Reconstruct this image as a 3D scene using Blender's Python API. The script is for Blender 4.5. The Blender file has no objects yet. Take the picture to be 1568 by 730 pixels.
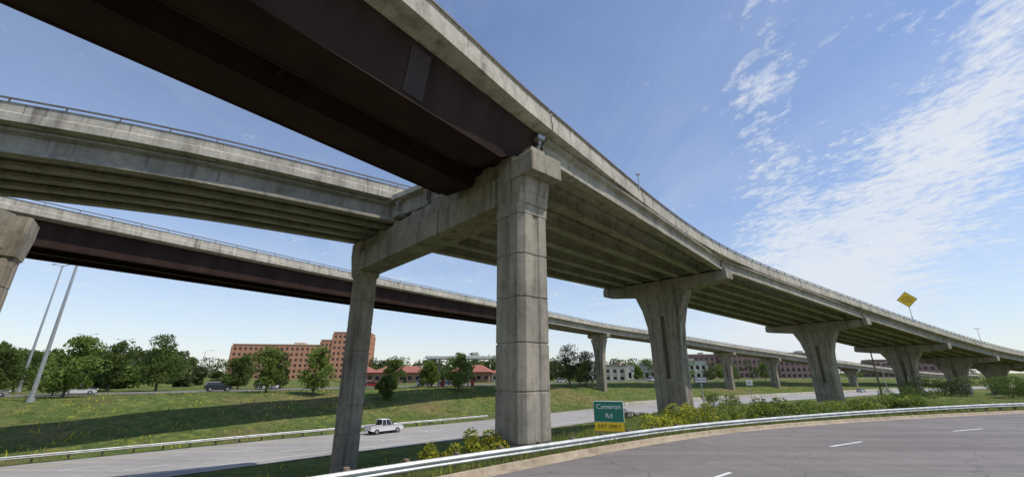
import bpy, math, random
import numpy as np
from mathutils import Vector
R=random.Random(7); RN=np.random.RandomState(5)
scene=bpy.context.scene
scene.view_settings.view_transform='Standard'; scene.view_settings.look='None'; scene.view_settings.exposure=0

# ---------------------------------------------------------------- materials
def newmat(name):
    m=bpy.data.materials.new(name); m.use_nodes=True
    nt=m.node_tree; b=nt.nodes['Principled BSDF']; return m,nt,b
def simple(name,col,rough=.6,metal=0.0,noise=.0,nscale=3.0,spec=None):
    m,nt,b=newmat(name); b.inputs['Roughness'].default_value=rough; b.inputs['Metallic'].default_value=metal
    if spec is not None: b.inputs['Specular IOR Level'].default_value=spec
    if noise>0:
        g=nt.nodes.new('ShaderNodeNewGeometry'); n=nt.nodes.new('ShaderNodeTexNoise'); n.inputs['Scale'].default_value=nscale; n.inputs['Detail'].default_value=6
        nt.links.new(g.outputs['Position'],n.inputs['Vector'])
        r=nt.nodes.new('ShaderNodeValToRGB'); r.color_ramp.elements[0].position=.3; r.color_ramp.elements[1].position=.7
        r.color_ramp.elements[0].color=[c*(1-noise) for c in col]+[1]; r.color_ramp.elements[1].color=[min(1,c*(1+noise)) for c in col]+[1]
        nt.links.new(n.outputs['Fac'],r.inputs['Fac']); nt.links.new(r.outputs['Color'],b.inputs['Base Color'])
    else: b.inputs['Base Color'].default_value=(*col,1)
    return m
def noise_node(nt,vec,scale,detail=6,rough=.55,dist=0.0):
    n=nt.nodes.new('ShaderNodeTexNoise'); n.inputs['Scale'].default_value=scale; n.inputs['Detail'].default_value=detail; n.inputs['Roughness'].default_value=rough; n.inputs['Distortion'].default_value=dist
    nt.links.new(vec,n.inputs['Vector']); return n.outputs['Fac']
def mapping(nt,vec,scale,rot=(0,0,0)):
    m=nt.nodes.new('ShaderNodeMapping'); m.inputs['Scale'].default_value=scale; m.inputs['Rotation'].default_value=rot
    nt.links.new(vec,m.inputs['Vector']); return m.outputs['Vector']
def ramp(nt,fac,stops):
    r=nt.nodes.new('ShaderNodeValToRGB'); e=r.color_ramp.elements
    while len(e)<len(stops): e.new(.5)
    for i,(p,c) in enumerate(stops):
        e[i].position=p; e[i].color=(*c,1) if len(c)==3 else c
    nt.links.new(fac,r.inputs['Fac']); return r.outputs['Color']
def mix(nt,fac,a,b,mode='MIX'):
    m=nt.nodes.new('ShaderNodeMix'); m.data_type='RGBA'; m.blend_type=mode
    for sock,v in ((m.inputs[0],fac),(m.inputs[6],a),(m.inputs[7],b)):
        if isinstance(v,(int,float)): sock.default_value=v
        elif isinstance(v,tuple): sock.default_value=(*v,1)
        else: nt.links.new(v,sock)
    return m.outputs[2]
def math_n(nt,op,a,b=None,clamp=False):
    m=nt.nodes.new('ShaderNodeMath'); m.operation=op; m.use_clamp=clamp
    for s,v in ((m.inputs[0],a),(m.inputs[1],b)):
        if v is None: continue
        if isinstance(v,(int,float)): s.default_value=v
        else: nt.links.new(v,s)
    return m.outputs[0]
def bump(nt,b,h,strength=.3,dist=.02):
    n=nt.nodes.new('ShaderNodeBump'); n.inputs['Strength'].default_value=strength; n.inputs['Distance'].default_value=dist
    nt.links.new(h,n.inputs['Height']); nt.links.new(n.outputs['Normal'],b.inputs['Normal'])

def concrete(name,col,streak=.3,blotch=.2):
    m,nt,b=newmat(name); g=nt.nodes.new('ShaderNodeNewGeometry').outputs['Position']
    n1=noise_node(nt,g,.35,8); n2=noise_node(nt,mapping(nt,g,(1.1,1.1,.07)),1.0,8,.65,.4); n3=noise_node(nt,g,9,5)
    n4=noise_node(nt,mapping(nt,g,(5,5,.3)),1.0,4,.6); n5=noise_node(nt,g,1.7,8,.7)
    c=ramp(nt,n1,[(.3,tuple(x*(1-blotch) for x in col)),(.7,tuple(min(1,x*(1+blotch)) for x in col))])
    s=ramp(nt,n2,[(.34,(1-streak,1-streak*1.02,1-streak*1.05)),(.50,(1,1,1))])
    c=mix(nt,1.0,c,s,'MULTIPLY')
    s2=ramp(nt,n4,[(.3,(.80,.79,.77)),(.55,(1,1,1))]); c=mix(nt,.7,c,s2,'MULTIPLY')
    s5=ramp(nt,n5,[(.32,(.70,.68,.64)),(.5,(1,1,1)),(.68,(1.10,1.10,1.09))]); c=mix(nt,.85,c,s5,'MULTIPLY')
    s3=ramp(nt,n3,[(.3,(.80,.80,.79)),(.7,(1.08,1.08,1.07))]); c=mix(nt,.65,c,s3,'MULTIPLY')
    n6=noise_node(nt,mapping(nt,g,(2.6,2.6,.09)),1.0,3,.5,.2); n7=noise_node(nt,g,.22,3)
    dr=math_n(nt,'MULTIPLY',ramp(nt,n6,[(.55,(0,0,0)),(.68,(1,1,1))]),ramp(nt,n7,[(.42,(0,0,0)),(.58,(1,1,1))]))
    c=mix(nt,math_n(nt,'MULTIPLY',dr,min(.8,streak*1.9)),c,(.10,.085,.065))
    nt.links.new(c,b.inputs['Base Color']); b.inputs['Roughness'].default_value=.92; b.inputs['Specular IOR Level'].default_value=.2
    bump(nt,b,n3,.35,.02); return m
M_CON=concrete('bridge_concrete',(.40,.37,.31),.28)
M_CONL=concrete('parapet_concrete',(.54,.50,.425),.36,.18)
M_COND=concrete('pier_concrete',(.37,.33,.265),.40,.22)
m,nt,b=newmat('painted_brown_steel'); g=nt.nodes.new('ShaderNodeNewGeometry').outputs['Position']
c=ramp(nt,noise_node(nt,mapping(nt,g,(1,1,.2)),.7,7),[(.3,(.026,.014,.011)),(.7,(.052,.030,.024))]); nt.links.new(c,b.inputs['Base Color']); b.inputs['Roughness'].default_value=.7; b.inputs['Specular IOR Level'].default_value=.12
M_STEEL=m
M_RAIL=simple('galvanised_steel',(.50,.51,.50),.5,.45,.22,2.0)
M_DRAIL=simple('weathered_rail_steel',(.16,.14,.12),.6,.4,.2)
M_POST=simple('timber_post',(.20,.15,.10),.9,0,.3)
M_WHITE=simple('white_paint',(.72,.72,.70),.6,0,.12,1.5)
M_YEL=simple('yellow_paint',(.62,.42,.06),.6,0,.12,1.5)
M_GALV=simple('pole_steel',(.42,.43,.44),.5,.5,.1)
M_BRN=simple('pole_brown',(.22,.15,.10),.6,.2,.1)
M_JOINT=simple('joint_sealant',(.10,.09,.08),.9)

def roadmat(name,c0,c1,crack=.5,rot=-43):
    m,nt,b=newmat(name); g=nt.nodes.new('ShaderNodeNewGeometry').outputs['Position']
    n1=noise_node(nt,g,.12,6); n3=noise_node(nt,g,22,4,.7); n5=noise_node(nt,g,1.3,7,.7)
    n2=noise_node(nt,mapping(nt,g,(.05,.9,1),(0,0,math.radians(rot))),1.0,5)
    c=ramp(nt,n1,[(.3,c0),(.7,c1)])
    c=mix(nt,.8,c,ramp(nt,n2,[(.35,(.78,.78,.78)),(.6,(1.06,1.06,1.06))]),'MULTIPLY')
    c=mix(nt,.7,c,ramp(nt,n5,[(.35,(.84,.84,.84)),(.6,(1.05,1.05,1.05))]),'MULTIPLY')
    c=mix(nt,.8,c,ramp(nt,n3,[(.3,(.8,.8,.8)),(.7,(1.15,1.15,1.15))]),'MULTIPLY')
    v=nt.nodes.new('ShaderNodeTexVoronoi'); v.feature='DISTANCE_TO_EDGE'; v.inputs['Scale'].default_value=.22
    wv=nt.nodes.new('ShaderNodeVectorMath'); wv.operation='ADD'
    nz=nt.nodes.new('ShaderNodeTexNoise'); nz.inputs['Scale'].default_value=.8; nt.links.new(g,nz.inputs['Vector'])
    nt.links.new(g,wv.inputs[0]); nt.links.new(nz.outputs['Color'],wv.inputs[1]); nt.links.new(wv.outputs[0],v.inputs['Vector'])
    cr=ramp(nt,v.outputs['Distance'],[(.0,(1-crack,)*3),(.006,(1,1,1))]); c=mix(nt,1.0,c,cr,'MULTIPLY')
    nt.links.new(c,b.inputs['Base Color']); b.inputs['Roughness'].default_value=.9; b.inputs['Specular IOR Level'].default_value=.3; bump(nt,b,n3,.3,.01); return m
M_ASPH=roadmat('asphalt',(.195,.176,.168),(.245,.225,.215),.35,-35)
M_HWY=roadmat('highway_concrete',(.33,.315,.30),(.40,.385,.365),.15)
M_GUT=concrete('gutter_concrete',(.46,.38,.28),.2,.15)

m,nt,b=newmat('grassland'); g=nt.nodes.new('ShaderNodeNewGeometry').outputs['Position']
big=noise_node(nt,g,.045,8,.65); mid=noise_node(nt,g,.30,8,.7); fine=noise_node(nt,g,4.0,6,.7); ff=noise_node(nt,g,14,3,.8); mid2=noise_node(nt,g,.9,7,.7)
c=ramp(nt,mid,[(.25,(.060,.10,.026)),(.5,(.11,.155,.042)),(.75,(.18,.20,.07))])
c=mix(nt,ramp(nt,big,[(.50,(0,0,0)),(.64,(.75,.75,.75))]),c,(.23,.165,.09))
c=mix(nt,math_n(nt,'MULTIPLY',ramp(nt,mid2,[(.52,(0,0,0)),(.62,(1,1,1))]),ramp(nt,fine,[(.45,(0,0,0)),(.60,(1,1,1))])),c,(.36,.33,.06))
c=mix(nt,math_n(nt,'MULTIPLY',ramp(nt,mid2,[(.34,(1,1,1)),(.46,(0,0,0))]),.75),c,(.045,.07,.02))
c=mix(nt,.7,c,ramp(nt,fine,[(.3,(.55,.55,.55)),(.7,(1.3,1.3,1.3))]),'MULTIPLY')
c=mix(nt,.6,c,ramp(nt,ff,[(.3,(.5,.5,.5)),(.7,(1.4,1.4,1.4))]),'MULTIPLY')
nt.links.new(c,b.inputs['Base Color']); b.inputs['Roughness'].default_value=1; b.inputs['Specular IOR Level'].default_value=.1
bump(nt,b,fine,.8,.25); M_GRASS=m

def leafmat(name,c0,c1,sc=.7):
    m,nt,b=newmat(name); g=nt.nodes.new('ShaderNodeNewGeometry').outputs['Position']
    oi=nt.nodes.new('ShaderNodeObjectInfo')
    n=noise_node(nt,g,sc,5,.75)
    c=ramp(nt,n,[(.3,c0),(.7,c1)])
    h=nt.nodes.new('ShaderNodeHueSaturation'); nt.links.new(c,h.inputs['Color'])
    nt.links.new(math_n(nt,'ADD',math_n(nt,'MULTIPLY',oi.outputs['Random'],.4),.8),h.inputs['Value'])
    nt.links.new(h.outputs['Color'],b.inputs['Base Color']); b.inputs['Roughness'].default_value=.75; b.inputs['Specular IOR Level'].default_value=.15
    t=nt.nodes.new('ShaderNodeBsdfTranslucent'); nt.links.new(h.outputs['Color'],t.inputs['Color'])
    ms=nt.nodes.new('ShaderNodeMixShader'); ms.inputs[0].default_value=.4
    nt.links.new(b.outputs[0],ms.inputs[1]); nt.links.new(t.outputs[0],ms.inputs[2]); nt.links.new(ms.outputs[0],nt.nodes['Material Output'].inputs[0]); return m
M_LEAF=leafmat('leaves_mid',(.07,.11,.028),(.17,.23,.06))
M_LEAFL=leafmat('leaves_spring',(.11,.17,.035),(.24,.31,.08))
M_LEAFD=leafmat('leaves_dark',(.045,.07,.022),(.11,.145,.045))
M_FAR=leafmat('leaves_distant',(.06,.085,.03),(.18,.22,.075),.12)
M_FLOW=leafmat('yellow_flowers',(.46,.42,.03),(.68,.62,.08))
M_DRY=leafmat('dry_grass',(.20,.17,.08),(.33,.28,.13))
M_BARK=simple('bark',(.13,.10,.075),.95,0,.35,4)
M_GLASS=simple('window_glass',(.03,.035,.04),.12,0)
M_BLACK=simple('black_rubber',(.02,.02,.02),.8)

# ---------------------------------------------------------------- mesh builder
class MB:
    def __init__(s): s.v=[]; s.f=[]; s.m=[]
    def add(s,vs,fs,mi=0):
        o=len(s.v); s.v+= [tuple(p) for p in vs]; s.f+=[tuple(i+o for i in f) for f in fs]; s.m+=[mi]*len(fs)
    def box(s,c,size,yaw=0,mi=0,top=1.0):
        ca,sa=math.cos(yaw),math.sin(yaw); vs=[]
        for k,zz in enumerate((-.5,.5)):
            t=1 if k==0 else top
            for x,y in ((-.5,-.5),(.5,-.5),(.5,.5),(-.5,.5)):
                X=x*size[0]*t;Y=y*size[1]*t
                vs.append((c[0]+X*ca-Y*sa,c[1]+X*sa+Y*ca,c[2]+zz*size[2]))
        s.add(vs,[(3,2,1,0),(4,5,6,7),(0,1,5,4),(1,2,6,5),(2,3,7,6),(3,0,4,7)],mi)
    def loft(s,rings,mi=0,cap=True):
        n=len(rings[0]); vs=[p for r in rings for p in r]; fs=[]
        for i in range(len(rings)-1):
            for j in range(n):
                k=(j+1)%n; fs.append((i*n+j,i*n+k,(i+1)*n+k,(i+1)*n+j))
        if cap: fs.append(tuple(range(n))[::-1]); fs.append(tuple((len(rings)-1)*n+j for j in range(n)))
        s.add(vs,fs,mi)
    def cyl(s,p0,p1,r0,r1,n=8,mi=0):
        p0=Vector(p0);p1=Vector(p1);d=(p1-p0).normalized(); a=d.orthogonal().normalized(); b=d.cross(a)
        s.loft([[p+(a*math.cos(2*math.pi*j/n)+b*math.sin(2*math.pi*j/n))*r for j in range(n)] for p,r in ((p0,r0),(p1,r1))],mi)
    def obj(s,name,mats,parent=None,smooth=False,bevel=0,loc=None,rot=0,fixn=True):
        me=bpy.data.meshes.new(name); me.from_pydata(s.v,[],s.f)
        for mm in (mats if isinstance(mats,(list,tuple)) else [mats]): me.materials.append(mm)
        me.polygons.foreach_set('material_index',s.m)
        if fixn:
            import bmesh
            bm=bmesh.new(); bm.from_mesh(me); bmesh.ops.recalc_face_normals(bm,faces=bm.faces); bm.to_mesh(me); bm.free()
        if smooth: me.polygons.foreach_set('use_smooth',[True]*len(me.polygons))
        o=bpy.data.objects.new(name,me); scene.collection.objects.link(o)
        if parent: o.parent=parent
        if loc: o.location=loc
        o.rotation_euler[2]=rot
        if bevel:
            md=o.modifiers.new('bevel','BEVEL'); md.width=bevel; md.segments=2; md.limit_method='ANGLE'; md.angle_limit=math.radians(35)
        return o
def empty(name,loc=(0,0,0),rot=0,scale=1):
    e=bpy.data.objects.new(name,None); e.location=loc; e.rotation_euler[2]=rot; e.scale=(scale,)*3; scene.collection.objects.link(e); return e

# ---------------------------------------------------------------- paths
def catmull(P,step=3.0):
    P=[np.array(p,float) for p in P]; P=[2*P[0]-P[1]]+P+[2*P[-1]-P[-2]]; out=[]; idx=[]
    for i in range(1,len(P)-2):
        idx.append(len(out)); n=max(2,int(np.linalg.norm((P[i+1]-P[i])[:2])/step))
        p0,p1,p2,p3=P[i-1:i+3]
        t0=0; t1=t0+np.linalg.norm(p1-p0)**.5; t2=t1+np.linalg.norm(p2-p1)**.5; t3=t2+np.linalg.norm(p3-p2)**.5
        for k in range(n):
            t=t1+(t2-t1)*k/n
            A1=(t1-t)/(t1-t0)*p0+(t-t0)/(t1-t0)*p1; A2=(t2-t)/(t2-t1)*p1+(t-t1)/(t2-t1)*p2; A3=(t3-t)/(t3-t2)*p2+(t-t2)/(t3-t2)*p3
            B1=(t2-t)/(t2-t0)*A1+(t-t0)/(t2-t0)*A2; B2=(t3-t)/(t3-t1)*A2+(t-t1)/(t3-t1)*A3
            out.append((t2-t)/(t2-t1)*B1+(t-t1)/(t2-t1)*B2)
    idx.append(len(out)); out.append(P[-2]); return np.array(out),idx
def normals(path):
    t=np.gradient(path[:,:2],axis=0); t/=np.linalg.norm(t,axis=1)[:,None]; return np.stack([-t[:,1],t[:,0]],1),t
def arclen(path): return np.concatenate([[0],np.cumsum(np.linalg.norm(np.diff(path[:,:2],axis=0),axis=1))])
def sweep(mb,path,prof,mi=0,closed=True,nrm=None):
    N=normals(path)[0] if nrm is None else nrm
    rings=[]
    for i in range(len(path)):
        pr=prof(i) if callable(prof) else prof
        rings.append([(path[i,0]+N[i,0]*o,path[i,1]+N[i,1]*o,path[i,2]+dz) for o,dz in pr])
    if closed: mb.loft(rings,mi)
    else:
        n=len(rings[0]); fs=[(i*n+j,i*n+j+1,(i+1)*n+j+1,(i+1)*n+j) for i in range(len(rings)-1) for j in range(n-1)]
        mb.add([p for r in rings for p in r],fs,mi)
def polydist(px,py,poly):
    best=np.full(px.shape,1e9); sg=np.zeros(px.shape)
    for i in range(len(poly)-1):
        a=poly[i];b=poly[i+1]; d=b[:2]-a[:2]; L=d@d
        t=((px-a[0])*d[0]+(py-a[1])*d[1])/L
        lo=-1e9 if i==0 else 0; hi=1e9 if i==len(poly)-2 else 1
        t=np.clip(t,lo,hi); dx=px-(a[0]+t*d[0]); dy=py-(a[1]+t*d[1]); dd=np.hypot(dx,dy)
        s=np.sign(d[0]*dy-d[1]*dx); u=dd<best; best=np.where(u,dd,best); sg=np.where(u,s,sg)
    return best*sg
def sstep(a,b,x):
    t=np.clip((x-a)/(b-a),0,1); return t*t*(3-2*t)

HW,_=catmull([(-190,-115,-5),(-80,-4,-5),(-45,31,-5),(-24.8,50.8,-5),(1.2,74,-5),(25,98,-5),(60,126,-5),(113,159,-5),(220,222,-5),(420,330,-5),(900,560,-5)],8)
CURB,_=catmull([(-60,-45,0),(-30,-14,0),(-12,4,0),(-2.7,12.7,0),(1.55,16.6,0),(6.5,20.6,0),(11,23.6,0),(16,26.2,0),(23,29.2,0),(32,32.4,0),(42.3,35.6,0),(60,40,0),(100,48,0),(300,85,0),(900,190,0)],5)
HALF=7.6
def terrain(x,y):
    x=np.asarray(x,float); y=np.asarray(y,float)
    dh=polydist(x,y,HW); dc=polydist(x,y,CURB)
    far=dh>0; e=np.abs(dh)-HALF
    zf=-5+4.4*sstep(3,32,e)
    df=np.maximum(dc,0); en=np.maximum(e,0); w=df/(df+en+1e-6)
    k=sstep(-3,14,x)
    a0=.06+.24*k; a1=.62+.24*k
    t=np.clip((w-a0)/(a1-a0),0,1)
    zn=-5*(t*t*(3-2*t))-.4*sstep(0.2,2.6,df)*(1-w)
    z=np.where(far,zf,zn); z=np.where(dc<=0,0,z)
    und=.25*np.sin(x*.11+1)*np.cos(y*.09)+.12*np.sin(x*.31)*np.sin(y*.27+2)
    k=np.where(far,sstep(4,12,e)*(1-sstep(28,31,e)*(1-sstep(60,66,e))),sstep(3,8,e)*sstep(3,8,df))
    z=z+und*k*np.where(dc>0,1,0)-.03
    return z
def tz(x,y): return float(terrain(np.array([x]),np.array([y]))[0])
def axis(lo,hi,step,far):
    a=list(np.arange(lo,hi+.1,step)); s=step; x=hi
    while x<far: s*=1.25; x+=s; a.append(x)
    s=step; x=lo; pre=[]
    while x>-far: s*=1.25; x-=s; pre.append(x)
    return np.array(pre[::-1]+a)
ax=axis(-130,190,1.8,4000); ay=axis(-20,230,1.8,4500)
X,Y=np.meshgrid(ax,ay); Z=terrain(X.ravel(),Y.ravel())
V=np.stack([X.ravel(),Y.ravel(),Z],1); nx=len(ax); ny=len(ay)
I=np.arange(nx*ny).reshape(ny,nx); F=np.stack([I[:-1,:-1],I[:-1,1:],I[1:,1:],I[1:,:-1]],-1).reshape(-1,4)
def quadmesh(name,V,F,mats,parent=None,mi=None,smooth=False):
    me=bpy.data.meshes.new(name); n=len(F)
    me.vertices.add(len(V)); me.vertices.foreach_set('co',np.asarray(V,np.float32).ravel())
    me.loops.add(n*4); me.loops.foreach_set('vertex_index',np.asarray(F,np.int32).ravel())
    me.polygons.add(n); me.polygons.foreach_set('loop_start',np.arange(n,dtype=np.int32)*4)
    try: me.polygons.foreach_set('loop_total',np.full(n,4,np.int32))
    except Exception: pass
    for m_ in mats: me.materials.append(m_)
    if mi is not None: me.polygons.foreach_set('material_index',np.asarray(mi,np.int32))
    if smooth: me.polygons.foreach_set('use_smooth',[True]*n)
    me.update(calc_edges=True)
    o=bpy.data.objects.new(name,me); scene.collection.objects.link(o)
    if parent: o.parent=parent
    return o
quadmesh('ground',V,F,[M_GRASS],smooth=True)

# ---------------------------------------------------------------- roads
def ribbon(mb,path,o0,o1,dz,mi=0): sweep(mb,path,[(o0,dz),(o1,dz)],mi,closed=False)
def dashes(mb,path,off,w,dz,L,gap,mi,start=0):
    S=arclen(path); N,T=normals(path); s=start
    while s+L<min(S[-1],900):
        ss=[s,s+L*.5,s+L]
        P=[[np.interp(q,S,path[:,k]) for k in range(3)] for q in ss]; NN=[[np.interp(q,S,N[:,k]) for k in range(2)] for q in ss]
        sweep(mb,np.array(P),[(off-w/2,dz),(off+w/2,dz)],mi,False,np.array(NN)); s+=L+gap
mb=MB(); ribbon(mb,HW,-HALF,HALF,.02)
mb.obj('highway_road',[M_HWY],fixn=False)
mb=MB(); ribbon(mb,HW,5.35,5.5,.026,1); ribbon(mb,HW,-5.5,-5.35,.026,0); dashes(mb,HW,1.8,.15,.026,3,9,0); dashes(mb,HW,-1.8,.15,.026,3,9,0,4)
mb.obj('highway_lane_markings',[M_WHITE,M_YEL],fixn=False)
mb=MB(); ribbon(mb,CURB,-16,-.45,.0); mb.obj('frontage_road',[M_ASPH],fixn=False)
mb=MB(); sweep(mb,CURB,[(-.45,.004),(0,.004),(.03,.13),(.17,.14),(.2,-.3)],0,False); mb.obj('road_kerb',[M_GUT],fixn=False)
mb=MB(); dashes(mb,CURB,-5.0,.13,.006,3,9,0,3.0); mb.obj('frontage_lane_markings',[M_WHITE],fixn=False)
FR=HW.copy(); Nn=normals(HW)[0]; FR[:,0]+=Nn[:,0]*(HALF+46); FR[:,1]+=Nn[:,1]*(HALF+46); FR[:,2]=-.6
mb=MB(); ribbon(mb,FR,-5,5,.02); mb.obj('service_road',[M_ASPH],fixn=False)

# ---------------------------------------------------------------- guardrails
def guardrail(name,path,top,side=-1,posts=True,spacing=1.9):
    e=empty(name); mb=MB()
    w=[(0,0),(.03,-.02),(.08,-.07),(.08,-.10),(.02,-.155),(.08,-.21),(.08,-.24),(.03,-.29),(0,-.31),(-.012,-.31),(.05,-.235),(.05,-.215),(-.01,-.155),(.05,-.095),(.05,-.075),(-.012,-.01)]
    prof=[(side*o,dz*1.02) for o,dz in w]; P=path.copy(); P[:,2]=top
    sweep(mb,P,prof); mb.obj('w_beam',[M_RAIL],e)
    mb=MB(); S=arclen(path); N,T=normals(path)
    s=.5
    while s<min(S[-1],260):
        x,y=[np.interp(s,S,path[:,k]) for k in range(2)]; zt=np.interp(s,S,P[:,2]); n=[np.interp(s,S,N[:,k]) for k in range(2)]; yaw=math.atan2(n[1],n[0])
        mb.box((x-side*n[0]*.25,y-side*n[1]*.25,zt-.55),(.15,.15,1.2),yaw,0); mb.box((x-side*n[0]*.10,y-side*n[1]*.10,zt-.16),(.17,.13,.34),yaw,0); s+=spacing
    mb.obj('posts',[M_POST],e)
RP,_=catmull([(-40,-22,0),(-20,-1.5,0),(-9,9.3,0),(-3,14.7,0),(1.3,18.05,0),(7.1,22.4,0),(11.8,25.2,0),(23.3,30.7,0),(32,34.2,0),(42,37.6,0),(60,42,0),(75,45.3,0)],2)
top=np.interp(RP[:,0],[-5,2,12,42],[.32,.32,.38,.50])
guardrail('guardrail',RP,top,-1)
i1=int(np.argmin(np.hypot(HW[:,0]-2,HW[:,1]-75)))+1
HR=HW[:i1].copy(); N_=normals(HW)[0][:i1]; HR[:,0]+=N_[:,0]*(HALF+.5); HR[:,1]+=N_[:,1]*(HALF+.5)
guardrail('guardrail',HR,np.full(len(HR),-4.25),-1,spacing=2.4)
i2=int(np.argmin(np.hypot(HW[:,0]-25,HW[:,1]-98))); i3=int(np.argmin(np.hypot(HW[:,0]-220,HW[:,1]-222)))
HR=HW[i2:i3].copy(); N_=normals(HW)[0][i2:i3]; HR[:,0]+=N_[:,0]*(HALF+.7); HR[:,1]+=N_[:,1]*(HALF+.7)
mb=MB(); sweep(mb,HR,[(-.3,-.05),(-.25,.2),(-.1,.85),(.1,.85),(.25,.2),(.3,-.05)]); mb.obj('concrete_barrier',[M_CONL])

# ---------------------------------------------------------------- bridges
def ibeam(o,zt,zb,wt=.45,wb=.36):
    return [(o-wb,zb),(o+wb,zb),(o+wb,zb+.22),(o+.10,zb+.42),(o+.10,zt-.30),(o+wt,zt-.14),(o+wt,zt),(o-wt,zt),(o-wt,zt-.14),(o-.10,zt-.30),(o-.10,zb+.42),(o-wb,zb+.22)]
def deck_prof(w):
    return [(0,0),(.06,-.02),(.06,-.55),(-.0,-.62),(.0,-1.12),(.35,-1.17),(1.2,-1.25),(w-1.2,-1.25),(w-.35,-1.17),(w,-1.12),(w,0),(w-.28,0),(w-.42,-.85),(.42,-.85),(.30,0)]
def toprail(mb,path,w):
    N,T=normals(path); ws=w if hasattr(w,'__len__') else [w]*len(path); S=arclen(path)
    for side in (0,1):
        sweep(mb,path,lambda i:[((.15 if side==0 else ws[i]-.15)+a,.30+b) for a,b in ((-.05,-.04),(.05,-.04),(.05,.04),(-.05,.04))])
        s=.6
        while s<S[-1]:
            x,y,z=[np.interp(s,S,path[:,k]) for k in range(3)]; n=[np.interp(s,S,N[:,k]) for k in range(2)]; o=.15 if side==0 else np.interp(s,S,ws)-.15
            mb.box((x+n[0]*o,y+n[1]*o,z+.13),(.09,.05,.27),math.atan2(n[1],n[0])); s+=2.4
def joints(mb,path,step=4.6,start=2.0):
    N,T=normals(path); S=arclen(path); s=start
    while s<min(S[-1],220):
        x,y,z=[np.interp(s,S,path[:,k]) for k in range(3)]; n=[np.interp(s,S,N[:,k]) for k in range(2)]
        mb.box((x+n[0]*.175,y+n[1]*.175,z-.29),(.24,.03,.584),math.atan2(n[1],n[0])); s+=step
def rect(c,u,v,pts,z): return [(c[0]+u[0]*a+v[0]*b,c[1]+u[1]*a+v[1]*b,z) for a,b in pts]
def hammerhead(mb,p,n,t,o0,o1,ztop,zg,stem_w=3.7,thick=1.9,depth=1.35):
    c=np.array(p[:2])+n*((o0+o1)/2); h=(o1-o0)/2; th=thick/2
    prof=[(-h,-.95),(-h,0),(h,0),(h,-.95),(h-.35,-1.1),(h*.45,-depth-.25),(-h*.45,-depth-.25),(-h+.35,-1.1)]
    mb.loft([[(c[0]+n[0]*a+t[0]*s,c[1]+n[1]*a+t[1]*s,ztop+z) for a,z in prof] for s in (-th,th)])
    for sg in (-1,1):
        q=c+n*(sg*(h-.32)); mb.box((q[0],q[1],ztop+.12),(.5,thick*.9,.236),math.atan2(n[1],n[0]))
    zs=ztop-depth-.25; Hh=zs-zg
    lv=[(0,stem_w/2),(.55,stem_w/2*1.02),(.72,stem_w/2*1.12),(.86,stem_w/2*1.38),(1,stem_w/2*1.85)]
    s0,s1=.30,.80
    for sg in (1,-1):
        rings=[]
        for f,w in lv:
            z=zg-1.2 if f==0 else zg+Hh*f
            a0=.32*sg; a1=w*sg; e=.14*sg; tt=th*.92
            g0=a0+(a1-a0)*.50; gg=.10*sg; gd=.09
            pts=[(a0,-tt),(g0-gg,-tt),(g0-gg*.6,-tt+gd),(g0+gg*.6,-tt+gd),(g0+gg,-tt),(a1-e,-tt),(a1,-tt+.14),(a1,tt-.14),(a1-e,tt),(g0+gg,tt),(g0+gg*.6,tt-gd),(g0-gg*.6,tt-gd),(g0-gg,tt),(a0,tt)]
            rings.append(rect(c,n,t,pts,z-.002 if f==1 else z))
        mb.loft(rings)
    tt=th*.78
    for a,b in ((zg-1.2,zg+Hh*s0),(zg+Hh*s1,zs-.004)):
        mb.loft([rect(c,n,t,[(-.318,-tt),(.318,-tt),(.318,tt),(-.318,tt)],z) for z in (a,b)])
    tt2=th*.30
    mb.loft([rect(c,n,t,[(-.316,-tt2),(.316,-tt2),(.316,tt2),(-.316,tt2)],z) for z in (zg+Hh*(s0+.22),zg+Hh*s1-.01)])
def fluted(hw,hd,g=.07,ch=.30,gw=.22):
    q=[]
    q+=[(-hw+ch,-hd),(-gw,-hd),(-gw*.6,-hd+g),(gw*.6,-hd+g),(gw,-hd),(hw-ch,-hd),(hw,-hd+ch)]
    q+=[(hw,-gw),(hw-g,-gw*.6),(hw-g,gw*.6),(hw,gw),(hw,hd-ch),(hw-ch,hd)]
    q+=[(gw,hd),(gw*.6,hd-g),(-gw*.6,hd-g),(-gw,hd),(-hw+ch,hd),(-hw,hd-ch)]
    q+=[(-hw,gw),(-hw+g,gw*.6),(-hw+g,-gw*.6),(-hw,-gw),(-hw,-hd+ch)]
    return q
def column(mb,c,u,v,z0,z1,hw,hd,joint=2.1):
    rings=[]
    def rg(zz,s): return rect(c,u,v,fluted(hw-s,hd-s),zz)
    rings.append(rg(z0,0)); z=z1-joint; zs=[]
    while z>z0+.5: zs.append(z); z-=joint
    for z in reversed(zs): rings+=[rg(z-.045,0),rg(z-.03,.045),rg(z+.03,.045),rg(z+.045,0)]
    rings.append(rg(z1,0)); mb.loft(rings)

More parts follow.
